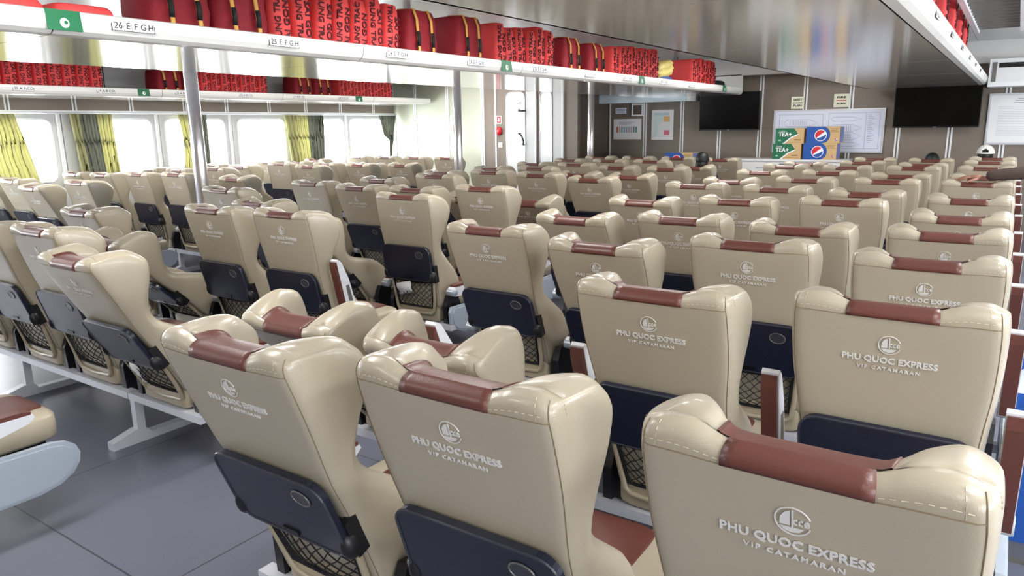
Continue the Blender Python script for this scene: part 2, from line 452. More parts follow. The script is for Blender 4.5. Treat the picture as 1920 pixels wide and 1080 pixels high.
HZ = .38
def make_seat(x, y, lean, label, group, right_end=False, legs=False, arm_up=False, rarm_up=False, left_end=False):
    t = empty('passenger_seat', (x,y,0), 0, label, 'seat', group)
    b = new_obj('backrest', ME['backrest'], t, (0,0,HZ), (R(lean),0,0))
    for n in ('headrest_band','seam_piping','logo_lettering','tray_table','net_pocket','pocket_frame'):
        o = new_obj(n, ME[n], b)
        if n == 'headrest_band': o['label'] = 'brown leather headrest centre band'
        if n == 'logo_lettering': o['label'] = 'silver embossed emblem and lettering'
    for sx in (-.212,.212): new_obj('tray_hinge', ME['tray_hinge'], b, (sx,0,0))
    c = new_obj('seat_cushion', ME['seat_cushion'], t)
    new_obj('cushion_insert', ME['cushion_insert'], c)
    new_obj('seat_pan', ME['seat_pan'], t)
    for sx in (-.25,.25): new_obj('recline_bracket', ME['recline_bracket'], t, (sx,0,0))
    new_obj('beam', ME['beam'], t)
    if legs: new_obj('leg', ME['leg'], t, (-.3,0,0))
    a = new_obj('armrest', ME['armrest'], t, (-.322,.0,.52), (R(90+min(lean,22)) if arm_up else 0,0,0))
    new_obj('arm_pad', ME['arm_pad'], a)
    if right_end:
        a = new_obj('armrest', ME['armrest'], t, (.296,.0,.52), (R(90+min(lean,22)) if rarm_up else 0,0,0))
        new_obj('arm_pad', ME['arm_pad'], a)
        new_obj('side_panel', ME['side_panel'], t, (.308,0,0))
    return t

BL = {'III': dict(x=(-.213,-.857,-1.5,-2.15), y0=1.29, nm='nearest block'),
      'II': dict(x=(-3.43,-4.085,-4.72,-5.36), y0=1.93, nm='middle block'),
      'I': dict(x=(-7.66,-8.34,-9.02,-9.68), y0=1.93, nm='window-side block')}
LEAN = {
 'III': {0:{0:16,1:13,2:19,3:23,4:27,5:25,6:18,7:20,8:15,9:12,10:12}, 1:{0:17,1:18,2:16,3:25,4:17,5:22,6:18,7:21,8:17,9:20,10:18},
         2:{0:21,1:46,2:25,3:23,4:21,5:20,6:19,7:18,8:18,9:17,10:17}, 3:{1:46,2:20,3:28,4:26,5:19,6:24,7:20,8:18,9:21}},
 'II': {0:{-1:18,0:29,1:12,2:8,3:13,4:40,5:24,6:29,7:24,8:30,9:20}, 1:{-1:18,0:16,1:14,2:42,3:19,4:40,5:19,6:28,7:24,8:18,9:18},
        2:{0:18,1:45,2:28,3:20,4:12,5:16,6:18,7:19,8:18,9:18}, 3:{0:18,1:27,2:14,3:17,4:23,5:20,6:20,7:19,8:18,9:18}},
 'I': {0:{2:16,3:11,4:30,5:15,6:20,7:28,8:18}, 1:{2:28,3:14,4:12,5:8,6:20,7:31,8:18},
       2:{2:20,3:19,4:18,5:20,6:18,7:34,8:18}, 3:{2:20,3:20,4:18,5:20,6:18,7:20,8:18}}}
ORD = ['first','second','third','fourth','fifth','sixth','seventh','eighth','ninth','tenth','eleventh']
POS = {'III': ['right aisle seat','second seat from the right aisle','third seat from the right aisle','left end seat'],
       'II': ['right end seat','second seat from its right end','third seat from its right end','left end seat'],
       'I': ['aisle seat','second seat from its aisle','third seat from its aisle','seat against the window wall']}
seats = {}
for b in ('III','II','I'):
    for c in range(4):
        for j in sorted(LEAN[b][c]):
            first = {'III':0,'II':-1,'I':2}[b]
            a = LEAN[b][c][j]
            st = 'reclined ' if a >= 26 else ('upright ' if a <= 13 else '')
            lab = '%sbeige leather seat in %s, %s row, %s' % (st, BL[b]['nm'], ORD[j-first], POS[b][c])
            seats[b,c,j] = make_seat(BL[b]['x'][c], BL[b]['y0']+.964*j-(.17 if j < 0 else 0), a, lab, 'beige ferry seats of the '+BL[b]['nm'],
                right_end=(c == 0), legs=(c in (0,2)), arm_up=(b == 'III' and j == 1 and c != 3), rarm_up=(b == 'III' or (b == 'II' and j == 1)))

# ------------------------------------------------------------------ room shell
def struct(mb, name, bevel=0):
    o = mb.obj(name, bevel=bevel); o['kind'] = 'structure'; return o
XL, XR, YB, YF, ZC = -10.15, 3.4, -3.2, 12.0, 2.62
YL = 10.86; XJ = -6.04
mb = MB(); mb.box(XL-.2,XR+.2,YB-.2,YF+.2,-.1,0,floorm); struct(mb,'floor')
mb = MB(); mb.box(XL-.2,XR+.2,YB-.2,YF+.2,ZC+.006,ZC+.1,seamd)
y = YB
while y < YF:
    x = XL
    while x < XR:
        mb.box(x+.003,min(x+1.197,XR),y+.003,min(y+1.197,YF),ZC,ZC+.01,ceilm); x += 1.2
    y += 1.2
struct(mb,'ceiling')
# left wall with rounded windows
WINS = [(3.15,4.50+.06),(5.10,5.88),(6.10,7.06),(7.30,8.20),(8.42,9.52),(9.68,10.82)]
WZ0, WZ1 = 1.02, 1.79
def wall_with_windows(name, x0, x1, ya, yb, wins, m, z0=WZ0, z1=WZ1):
    """solid wall slab in the yz plane with rounded openings"""
    mb = MB(); r = .09
    mb.box(x0,x1,ya,yb,0,z0,m); mb.box(x0,x1,ya,yb,z1,ZC,m)
    cur = ya
    for (a,b) in wins:
        mb.box(x0,x1,cur,a,z0,z1,m); cur = b
        for (cy,cz,a0,sy,sz) in ((a+r,z0+r,180,-1,-1),(b-r,z0+r,270,1,-1),(b-r,z1-r,0,1,1),(a+r,z1-r,90,-1,1)):
            arc = [(cy+r*math.cos(R(a0+90*i/6)), cz+r*math.sin(R(a0+90*i/6))) for i in range(7)]
            mb.prism([(cy+sy*r,cz+sz*r)]+arc, 'x', x0, x1, m)
    mb.box(x0,x1,cur,yb,z0,z1,m)
    return struct(mb,name)
WL = [(-2.6,-1.5),(-1.2,-.1),(.2,1.3),(1.6,2.9)]
wall_with_windows('wall_left', XL-.12, XL, YB, YF, WL+WINS, wallw)
WR = [(-2.6,-1.5),(-1.2,-.1),(.2,1.3),(1.6,2.7),(3.0,4.1),(4.4,5.5),(5.8,6.9),(7.2,8.3),(8.6,9.7)]
wall_with_windows('wall_right', XR, XR+.12, YB, YF, WR, wallw)
mb = MB(); mb.box(XL,XR,YB-.1,YB,0,ZC,wallb); struct(mb,'wall_back')
n = 0
for side, wins in ((0,WL+WINS),(1,WR)):
    for (a,b) in wins:
        n += 1
        x = XL-.06 if side == 0 else XR+.06
        t = empty('window_%d'%n, (x,(a+b)/2,WZ0)); t['kind'] = 'structure'
        w = b-a; h = WZ1-WZ0
        sx = 1 if side == 0 else -1
        mb = MB(); mb.prism(rrect(w,h,.09,6,0,h/2), 'x', -.004, .004, glass); new_obj('pane', mb.mesh('pane'), t)
        mb = MB()
        ring_ = [(sx*.062,y_,z_) for y_,z_ in rrect(w+.015,h+.015,.10,6,0,h/2)]
        mb.tube(ring_, .014, trimw, 8, closed=True)
        new_obj('window_frame', mb.mesh('window_frame'), t)
        # daylight portal
        l = bpy.data.lights.new('portal','AREA'); l.shape = 'RECTANGLE'; l.size = w; l.size_y = h; l.cycles.is_portal = True
        lo = bpy.data.objects.new('daylight_portal', l); COL.objects.link(lo)
        lo.location = (x-sx*.08,(a+b)/2,(WZ0+WZ1)/2); lo.rotation_euler = (0, R(-90)*sx, 0)
        lo.rotation_euler = (R(90),0,R(-90)*sx) if False else Vector((sx,0,0)).to_track_quat('-Z','Y').to_euler()
# wall trims above the left windows
mb = MB(); mb.box(XL,XL+.035,YB,YL,1.86,1.905,trimw); struct(mb,'trim_1')
mb = MB(); mb.box(XL+.001,XL+.012,YB,YL,1.905,2.60,wallb)
for yy in (1.6,2.4,3.3,4.10,4.88,5.63,6.43,7.13,7.92,8.68,9.47,10.3):
    mb.box(XL+.012,XL+.02,yy-.03,yy-.012,1.905,2.08,trimw); mb.box(XL+.012,XL+.02,yy+.012,yy+.03,1.905,2.08,trimw)
struct(mb,'trim_2')
mb = MB(); mb.box(XL+.012,XL+.02,YB,YL,2.14,2.60,wallw)
for yy in (3.3,5.3,7.4,9.6): mb.box(XL+.02,XL+.024,yy-.008,yy+.008,2.14,2.60,seamd)
struct(mb,'trim_3')
# pilasters between the windows
for i, yy in enumerate((4.68,5.99,7.18,9.60)):
    mb = MB(); mb.box(XL,XL+.05,yy-.05,yy-.012,.4,1.86,trimw); mb.box(XL,XL+.03,yy+.012,yy+.04,.4,1.86,wallw); struct(mb,'trim_%d'%(4+i))
mb = MB(); mb.box(XL,XL+.06,YL-.035,YL,.4,1.86,trimw); struct(mb,'trim_8')
# transverse wall left, with jog
mb = MB(); mb.box(XL,-7.98,YL,YL+.1,0,ZC,wallg); mb.box(-7.98,XJ,YL,YL+.1,0,ZC,wallb)
for xx in (-9.58,-8.79,-7.98):
    mb.box(xx-.035,xx-.008,YL-.012,YL,0,ZC,trimw); mb.box(xx+.008,xx+.035,YL-.012,YL,0,ZC,trimw)
mb.box(-7.71,-7.68,YL-.012,YL,0,ZC,trimw)
struct(mb,'wall_front_left')
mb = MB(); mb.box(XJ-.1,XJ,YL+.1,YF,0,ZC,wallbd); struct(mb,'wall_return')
mb = MB(); mb.box(XJ-.1,XR,YF,YF+.1,0,ZC,wallb)
for xx in (-6.03,-5.34,-4.67,-4.03,-3.38,-2.72,-2.07,-1.42,-.77,-.15,.5,1.15,1.8,2.45):
    mb.box(xx-.032,xx-.010,YF-.012,YF,0,2.34,trimw); mb.box(xx+.010,xx+.032,YF-.012,YF,0,2.34,trimw)
struct(mb,'wall_front')
mb = MB(); mb.box(XJ,XR,11.72,YF,2.34,ZC,ceilm); struct(mb,'trim_9')
# doors
def door(n, x0, x1, xw0, xw1, label):
    t = empty('door_%d'%n, ((x0+x1)/2, YL, 0)); t['kind'] = 'structure'; w = x1-x0
    mb = MB(); pl = rrect(w,2.2,.10,6,0,1.1); mb.prism(pl, 'y', -.05, -.005, trimw); new_obj('door_leaf', mb.mesh('door_leaf'), t)
    mb = MB(); mb.tube([(p[0],-.052,p[1]) for p in rrect(w-.01,2.19,.10,6,0,1.1)], .009, alu, 6, closed=True); new_obj('door_seal', mb.mesh('door_seal'), t)
    cx = (xw0+xw1)/2-(x0+x1)/2
    mb = MB(); mb.prism(rrect(xw1-xw0,.50,.04,5,cx,1.77), 'y', -.056, -.048, dglass); new_obj('door_window', mb.mesh('door_window'), t)
    return t
dglass = mat('frosted_daylight_pane', (250,252,255), .3, emit=(240,246,255), estr=1.6)
d1 = door(1, -7.44,-7.04,-7.40,-7.20,'')
mb = MB(); mb.tube([(.09,-.06,1.90),(.10,-.10,1.88),(.24,-.10,1.88)], .016, blackp, 8); mb.tube([(.10+.06*math.cos(R(a)),-.07,1.95+.07*math.sin(R(a))) for a in range(60,300,20)], .005, greydk, 6)
new_obj('lock_lever', mb.mesh('lock_lever'), d1)
mb = MB(); mb.tube([(.10,-.05,1.50),(.10,-.11,1.50),(.17,-.12,1.46),(.21,-.12,1.36),(.19,-.11,1.31),(.17,-.05,1.31)], .014, blackp, 8)
new_obj('door_handle', mb.mesh('door_handle'), d1)
mb = MB(); mb.box(-7.03,-6.85,YL-.04,YL,0,2.2,wallw); mb.box(-6.85,-6.83,YL-.05,YL,0,2.2,trimw); struct(mb,'trim_10')
d2 = door(2, -6.74,-6.50,-6.72,-6.58,'')
mb = MB(); mb.box(-6.49,-6.32,YL-.04,YL,0,2.2,wallw); mb.box(-6.32,-6.29,YL-.05,YL,0,2.2,trimw); struct(mb,'trim_11')

# ------------------------------------------------------------------ racks
def rack(name, xo, xi, y0, y1, z, label, end_y=None):
    """xo = outer nosing edge (towards +x), xi = inner edge"""
    t = empty(name, ((xo+xi)/2, y0, z), 0, label, 'luggage rack', 'overhead luggage racks')
    cx = (xo+xi)/2; w = abs(xo-xi)/2
    mb = MB(); y = y0
    while y < y1-.01:
        e = min(y+1.9,y1); mb.box(-w,w-.1,y-y0+.004,e-y0-.004,0,.02,rackm); y = e
    mb.box(-w,w-.1,0,y1-y0,.004,.03,seamd)
    new_obj('shelf_panel', mb.mesh('shelf_panel'), t)
    pf = [(w-.09,0),(w-.045,.004),(w-.02,.02),(w-.004,.045),(w,.075),(w-.004,.10),(w-.03,.108),(w-.03,.095),(w-.09,.03)]
    mb = MB(); y = y0
    while y < y1-.01:
        e = min(y+1.9,y1); mb.prism(pf, 'y', y-y0+.003, e-y0-.003, rackw, smooth=False); y = e
    mb.prism([(a*.998,b*.98+.001) for a,b in pf], 'y', 0, y1-y0, seamd)
    new_obj('nosing', mb.mesh('nosing'), t)
    return t, cx, w
def rack_label(t, w, y, num, letters, small=False, s=1., flip=False):
    """row number and seat letters on the nosing, read from the aisle (+x side)"""
    M = frame((w+.0015-.002, y, .062), (0,1,0), (-.12,0,1))
    mb = MB(); cw = .038*s; n = len(letters)+1.5; W_ = n*cw; h = .044*s
    mb.box(-W_/2-.003,W_/2+.003,-h/2-.002,h/2+.002,-.001,.0015,blackt,M)
    cells = [(0,1.5,num)]+[(1.5+i,2.5+i,c) for i,c in enumerate(letters)]
    for a,b,tx in cells:
        mb.box(-W_/2+a*cw+.001,-W_/2+b*cw-.001,-h/2,h/2,-.001,.002,paper,M)
        M2 = M @ Matrix.Translation((-W_/2+(a+b)/2*cw,0,.0025))
        add_text(mb, tx, .042*s, blackt, M2, ext=.0004, shear=.15, bold=.0004)
    o = new_obj('row_label', mb.mesh('row_label'), t); o['label'] = 'row %s seat letters label' % num
def green_sign(t, w, y, s=1.):
    M = frame((w+.0015, y, .06), (0,1,0), (-.12,0,1)); mb = MB()
    mb.box(-.075*s,.075*s,-.045,.045,-.002,.0025,greens,M)
    mb.prism([(.02*math.cos(R(a)), -.012+.022*math.sin(R(a))) for a in range(0,360,30)], 'z', .002, .0035, paper, M)
    mb.prism([(.006+.009*math.cos(R(a)), -.010+.009*math.sin(R(a))) for a in range(0,360,45)], 'z', .003, .0042, greens, M)
    o = new_obj('green_sign', mb.mesh('green_sign'), t)
Z1 = 2.055
t1, c1, w1 = rack('luggage_rack', -3.60, -5.15, -.2, 11.72, Z1, 'long white rack above the middle seats, packed with red vests')
for y, nm in zip((2.06,2.96,3.92,4.82,5.78,6.73,7.60,8.6,9.55),('26','25','24','23','22','21','20','19','18')): rack_label(t1, w1, y+.2, nm, 'EFGH')
for y in (1.74,5.25,7.97,10.86): green_sign(t1, w1, y+.2)
mb = MB(); mb.prism(rrect(2*w1-.02,.30,.04,5,0,.15), 'y', 11.92, 11.95, rackw); new_obj('end_panel', mb.mesh('end_panel'), t1)
t3, c3, w3 = rack('luggage_rack', -.385, -1.80, -1.0, 11.70, 2.062, 'wide glossy rack directly overhead, nearest to the camera')
for y, nm in zip((2.2,3.3,4.3,5.3,6.3,7.3,8.3,9.3),('26','25','24','23','22','21','20','19')): rack_label(t3, w3, y+1., nm, 'JKLM', s=.8)
mb = MB()
for (a) in (w3,): mb.box(-w3,-w3+.02,0,12.7,0,.07,rackw)
new_obj('rear_lip', mb.mesh('rear_lip'), t3)
t2, c2, w2 = rack('luggage_rack', -9.12, -10.12, -.2, 10.78, 2.045, 'narrow white rack along the window wall above the curtains')
for y, nm in zip((2.0,2.95,3.88,4.78,5.78,6.75,7.69,8.6),('27','26','25','24','23','22','21','20')): rack_label(t2, w2, y+.2, nm, 'ABCD')
green_sign(t2, w2, 5.25+.2); green_sign(t2, w2, 8.95+.2)
# poles
for y, lb in ((3.75,'thick chrome pole in the left aisle, nearest the camera'),(7.33,'chrome pole in the left aisle before the pale green panels'),(10.84,'chrome pole in the left aisle farthest from the camera')):
    mb = MB(); mb.tube([(0,0,0),(0,0,ZC)], .055, chrome, 24); mb.tube([(0,0,0),(0,0,.02)], .09, chrome, 24); mb.tube([(0,0,ZC-.015),(0,0,ZC)], .09, chrome, 24)
    o = mb.obj('pole', loc=(-5.78,y,0)); tag(o, lb, 'pole', 'chrome poles')
for i,(x,y) in enumerate(((-4.5,3.1),(-4.5,5.05),(-4.5,8.5),(-4.5,11.2))):
    mb = MB(); mb.box(-.03,.03,-.015,.015,0,ZC-Z1-.03,greydk); mb.box(-.06,.06,-.03,.03,0,.006,greydk)
    o = mb.obj('rack_hanger', loc=(x,y,Z1+.03)); tag(o, ('grey rack hanger, %s from the camera above the middle rack' % ORD[i]), 'hanger post', 'rack hangers')
for i,(x,y) in enumerate(((-9.75,5.0),(-9.75,8.05),(-9.75,10.3))):
    mb = MB(); mb.box(-.02,.02,-.015,.015,0,ZC-2.075,greydk); mb.box(-.04,.04,-.03,.03,0,.006,greydk)
    o = mb.obj('rack_hanger', loc=(x,y,2.075)); tag(o, 'grey rack hanger, %s from the camera above window rack' % ORD[i], 'hanger post', 'rack hangers')
for i,(x,y) in enumerate(((-1.1,2.0),(-1.1,5.5),(-1.1,9.0))):
    mb = MB(); mb.box(-.03,.03,-.015,.015,0,ZC-2.092,greydk); mb.box(-.06,.06,-.03,.03,0,.006,greydk)
    o = mb.obj('rack_hanger', loc=(x,y,2.092)); tag(o, 'grey hanger holding the overhead rack, %s from camera' % ORD[i], 'hanger post', 'rack hangers')

# ------------------------------------------------------------------ life vests
def slab(w, d, h, m, seed=0, puff=.012):
    """soft slab: w along y, d along x, h up; origin bottom centre, face at +x"""
    rnd = random.Random(seed); mb = MB(); vs = []; fs = []
    nu, nv = 20, 9
    for j in range(nv+1):
        v = j/nv; k = 1-.12*abs(2*v-1)**4
        for i in range(nu):
            th = 2*PI*i/nu; c_, s_ = math.cos(th), math.sin(th)
            e = .35; px = math.copysign(abs(c_)**e, c_)*d/2*k; py = math.copysign(abs(s_)**e, s_)*w/2*k
            px += rnd.uniform(-1,1)*puff*.3; py += rnd.uniform(-1,1)*puff*.2
            vs.append((px, py, v*h+(rnd.uniform(-1,1)*puff*.4 if 0 < j < nv else 0)))
    for j in range(nv):
        for i in range(nu): a = j*nu+i; b = j*nu+(i+1)%nu; fs.append((a,b,b+nu,a+nu))
    fs.append(tuple(range(nu-1,-1,-1))); fs.append(tuple(nv*nu+i for i in range(nu)))
    mb.add(vs, fs, m, True); return mb
VME = {}
for i in range(2):
    for q in range(2):
        body = slab(.150,.36,.40,orange,seed=i*5+q).mesh('vest_body')
        l = MB(); add_text(l, 'TRUNG TRAC', .060, ink, frame((.181,-.032,.2+.01*i),(0,0,1 if i == 0 else -1),(0,-1 if i == 0 else 1,0)), width=.36, bold=.0012, ext=.003)
        add_text(l, 'SAI GON', .060, ink, frame((.181,.034,.18),(0,0,1 if i == 0 else -1),(0,-1 if i == 0 else 1,0)), width=.27, bold=.0012, ext=.003)
        VME['o',i,q] = (body, l.mesh('vest_lettering'))
mbm = slab(.36,.34,.37,maroon,seed=31,puff=.03); VME['m'] = mbm.mesh('vest_body')
for yy in (-.09,.07):
    l = MB()
    l.tube([(.175,yy,.02),(.19,yy+.01,.10),(.183,yy+.005,.2),(.19,yy-.01,.3),(.15,yy,.375),(0,yy,.385)], .014, strapy, 6, flat=.3)
    l.tube([(.19,yy+.005,.12),(.195,yy+.005,.17),(.192,yy,.22)], .017, strapk, 6, flat=.6)
    VME['ms',yy] = l.mesh('vest_strap')

vid = 0
def vest(kind, x, y, z, label, group, lean=0, sc=1., q=0, tq=0):
    if kind == 'o':
        b, l = VME['o',tq,q]; o = new_obj('life_vest', b, None, (x,y,z), (lean,0,0)); c = new_obj('vest_lettering', l, o)
    else:
        o = new_obj('life_vest', VME['m'], None, (x,y,z), (lean,0,0)); [new_obj('vest_strap', VME['ms',yy], o) for yy in (-.09,.07)]
    o.scale = (1,1,sc); tag(o, label, 'life vest', group); return o
zt = Z1+.03
ORD += ['twelfth','thirteenth','fourteenth']
runs = [('m',[2.42,2.80],'over row 26 label'),('o',[3.06+.157*i for i in range(7)],'over row 25 label'),
        ('m',[4.36],'over row 24 label'),('m',[4.95],'left of its second sign'),('o',[5.36+.157*i for i in range(6)],'over row 22 label'),('m',[6.62,7.15],'over row 21 label'),
        ('o',[7.55+.157*i for i in range(8)],'before the yellow bag'),('o',[9.95+.157*i for i in range(6)],'at the far end')]
for kind, ys, where in runs:
    n = len(ys)
    for i, y in enumerate(ys):
        col_ = 'orange-red vest' if kind == 'o' else 'maroon yellow-strapped vest'
        lb = '%s on middle rack, %s%s' % (col_, where, '' if n == 1 else ', %s from left' % ORD[i])
        vest(kind, -3.895, y, zt, lb, 'life vests on the middle rack', lean=R(random.uniform(-5,5)) if kind == 'o' else 0, q=(i//2)%2, tq=(i*3//2)%2, sc=random.uniform(.92,1.08))
for i, y in enumerate((1.62,1.94)):
    b = slab(.29,.34,.13,orange,seed=70+i).mesh('vest_body'); o = new_obj('life_vest', b, None, (-3.895,y-.02,zt))
    l = MB(); add_text(l, 'TRUNG TRAC', .07, ink, frame((.170,0,.065),(0,1,0),(0,0,1)), width=.26, bold=.001, ext=.003)
    new_obj('vest_lettering', l.mesh('vest_lettering'), o)
    tag(o, 'orange-red vest lying flat above row 26 label, %s one' % ('left','right')[i], 'life vest', 'life vests on the middle rack')
runs2 = [('o',[3.36+.157*i for i in range(10)],'at its near end'),('m',[5.72],'above third window'),('o',[6.08+.157*i for i in range(8)],'beside the near pole'),
         ('m',[7.95,8.35],'before its last orange run'),('o',[8.75+.157*i for i in range(8)],'at its far end')]
for kind, ys, where in runs2:
    n = len(ys)
    for i, y in enumerate(ys):
        col_ = 'orange-red vest' if kind == 'o' else 'maroon vest'
        lb = '%s on window rack, %s%s' % (col_, where, '' if n == 1 else ', %s from left' % ORD[i])
        vest(kind, -9.44, y, 2.075, lb, 'life vests on the window rack', q=i%2, tq=i%2, sc=random.uniform(.9,1.0))
# vests and bag on the overhead rack
for i, y in enumerate((3.35,3.55,4.6,5.2,6.1,6.9,7.7,8.4)):
    vest('o', -.665, y, 2.092, 'red life vest standing on the overhead rack, %s from the woven bag' % ORD[i], 'life vests on the overhead rack', lean=R(random.uniform(-8,8)), q=i%2, tq=i%2, sc=1.12)
mb = slab(.55,.34,.30,weave,seed=5,puff=.03); o = mb.obj('woven_bag', loc=(-.665,2.85,2.092)); tag(o,'woven checked bag in gold and brown on the overhead rack','bag')
mb = MB(); mb.tube([(.17,-.2,.28),(.2,-.1,.36),(.2,.1,.36),(.17,.2,.28)], .012, card, 6); new_obj('bag_handle', mb.mesh('bag_handle'), o)
mb = slab(.42,.32,.12,bluec,seed=9,puff=.03); o = mb.obj('blue_bag', loc=(-3.88,9.02,zt)); tag(o,'folded blue bag on the middle rack beneath a yellow bag','bag')
ylw = mat('yellow_plastic_bag', (232,214,128), .45, bump=.5, bscale=18, var=.25, vscale=9)
mb = slab(.48,.32,.18,ylw,seed=12,puff=.05); o = mb.obj('yellow_bag', loc=(-3.88,9.02,zt+.125), rot=(R(10),0,0)); tag(o,'crumpled yellow and white bag resting on the blue bag','bag')
mb = slab(.35,.28,.16,strapk,seed=15,puff=.05); o = mb.obj('black_bag', loc=(-3.9,11.2,zt)); tag(o,'black bag at the far end of the middle rack','bag')

# ------------------------------------------------------------------ curtains
def curtain(y0, y1, z0, z1, parts, label, taper=None):
    """pleated cloth hanging beside the left wall; parts = [(fraction, material)]"""
    mb = MB(); n = max(24, int((y1-y0)*110)); x0 = XL+.10
    cols = []
    for i in range(n+1):
        u = i/n; cols.append(u)
    nz = 10
    for off in (0, .006):
        pass
    def P(u, v, o):
        yy = y0+(y1-y0)*u
        if taper:
            k = taper(v); yy = y0+(y1-y0)*(k[0]+(k[1]-k[0])*u)
        amp = .022*(.7+.3*math.sin(9*u))
        return (x0+amp*math.sin(u*(y1-y0)*75+.6*math.sin(4*v))+o, yy, z1+(z0-z1)*v)
    for i in range(n):
        u0, u1 = cols[i], cols[i+1]; m_ = [mm for fr_, mm in parts if u0 <= fr_][0]
        for j in range(nz):
            v0, v1 = j/nz, (j+1)/nz
            q = [P(u0,v0,0),P(u1,v0,0),P(u1,v1,0),P(u0,v1,0)]
            mb.add(q, [(0,1,2,3)], m_, True)
    o = mb.obj('curtain'); bm = bmesh.new(); bm.from_mesh(o.data); bmesh.ops.remove_doubles(bm, verts=bm.verts, dist=1e-5); bm.to_mesh(o.data); bm.free()
    for p in o.data.polygons: p.use_smooth = True
    sd = o.modifiers.new('thick','SOLIDIFY'); sd.thickness = .003
    tag(o, label, 'curtain', 'window curtains')
    return o
curtain(3.55,4.13,.95,1.86,[(1.1,curt_y)],'yellow-green curtain at the left edge of the window wall', lambda v: (0,1+.35*v))
curtain(4.76,5.30,.95,1.86,[(.22,curt_y),(.62,curt_g),(1.1,curt_y)],'green and grey pleated curtain between first two windows', lambda v: (.12*v,1+.06*v))
curtain(6.25,6.72,.95,1.86,[(.75,curt_y),(1.1,curt_g)],'yellow-green curtain behind the nearest chrome pole', lambda v: (.1*math.sin(PI*v),1))
curtain(8.14,8.98,.95,1.86,[(.58,curt_y),(1.1,curt_g)],'pale yellow and dark grey curtain beside the fourth window', lambda v: (.12*v,1-.04*v))
curtain(10.35,10.80,.95,1.86,[(1.1,curt_g)],'grey curtain gathered to a point by the corner', lambda v: (.55*v if v < .5 else .55-.1*(v-.5), 1-.4*v))
mb = MB(); mb.tube([(XL+.10,YB+.2,1.875),(XL+.10,YL-.03,1.875)], .008, alu, 8); o = mb.obj('curtain_rail'); tag(o,'thin metal curtain rail above the left windows','curtain rail')

# ------------------------------------------------------------------ things on the front walls
def sign(name, x0, x1, z0, z1, y, m, label, cat, frame_m=None, depth=.012):
    t = empty(name, ((x0+x1)/2, y, (z0+z1)/2), 0, label, cat)
    w, h = x1-x0, z1-z0
    mb = MB(); mb.box(-w/2,w/2,-depth,.0132,-h/2,h/2,m); new_obj('panel', mb.mesh('panel'), t)
    if frame_m:
        mb = MB(); f = .025
        mb.box(-w/2-f,w/2+f,-depth-.01,0,h/2,h/2+f,frame_m); mb.box(-w/2-f,w/2+f,-depth-.01,0,-h/2-f,-h/2,frame_m)
        mb.box(-w/2-f,-w/2,-depth-.01,0,-h/2,h/2,frame_m); mb.box(w/2,w/2+f,-depth-.01,0,-h/2,h/2,frame_m)
        new_obj('frame', mb.mesh('frame'), t)
    return t
def FY(x, z, y=-.0135): return frame((x,y,z),(1,0,0),(0,0,1))
Yw = YF-.013
t = sign('poster', -5.93,-5.41,1.37,1.72,Yw,paper,'white poster with a row of coloured bars','poster')
mb = MB(); pal = [(190,110,110),(230,190,150),(120,170,200),(150,190,210),(190,190,195),(190,190,195),(180,160,180),(120,150,150),(110,160,150)]
for i, c_ in enumerate(pal):
    m_ = mat('poster_ink_%s' % ORD[i], c_, .6); mb.box(-.2+i*.045,-.2+i*.045+.03,-.0135,-.012,-.06,.04,m_)
for k in range(4): mb.box(-.15,.15-.03*k,-.0135,-.012,.12-.014*k,.124-.014*k,grayt)
new_obj('poster_print', mb.mesh('poster_print'), t)
t = sign('poster', -5.21,-4.82,1.36,1.86,Yw,paper,'tall white poster with an orange and a pink patch','poster')
mb = MB(); mb.box(.02,.13,-.0135,-.012,.05,.14,mat('orange_ink',(236,196,130),.6)); mb.box(.03,.13,-.0135,-.012,-.17,-.09,mat('pink_ink',(230,130,150),.6))
mb.box(-.15,.12,-.0135,-.012,.16,.20,mat('pale_blue_ink',(200,220,230),.6)); mb.prism([(-.15,.16),(.02,.16),(.0,.06),(-.06,.0),(-.09,-.18),(-.15,-.2)],'y',-.0133,-.012,mat('mint_ink',(222,240,240),.6))
new_obj('poster_print', mb.mesh('poster_print'), t)
t = sign('notice', -5.90,-5.70,1.81,1.91,Yw,papb,'small white notice above the coloured bars poster','notice')
mb = MB()
for k in range(3): mb.box(-.07,.07,-.0135,-.012,.02-.022*k,.026-.022*k,grayt)
new_obj('notice_print', mb.mesh('notice_print'), t)
t = sign('framed_hatch', -5.56,-5.40,1.79,1.95,Yw,wallbd,'small square white frame beside the notice','hatch',trimw)
# light blue box
t = empty('roller_box', (-5.38,11.62,1.98), 0, 'long pale blue horizontal box under the far ceiling', 'roller box')
lb_ = mat('pale_blue_glass', (206,226,238), .15, coat=.4)
mb = MB(); mb.box(-.92,.92,0,.36,0,.15,lb_); new_obj('housing', mb.mesh('housing'), t)
mb = MB(); mb.box(.92,.99,-.01,.36,.0,.15,trimw); mb.box(-.99,-.92,-.01,.36,0,.15,trimw); new_obj('end_cap', mb.mesh('end_cap'), t)
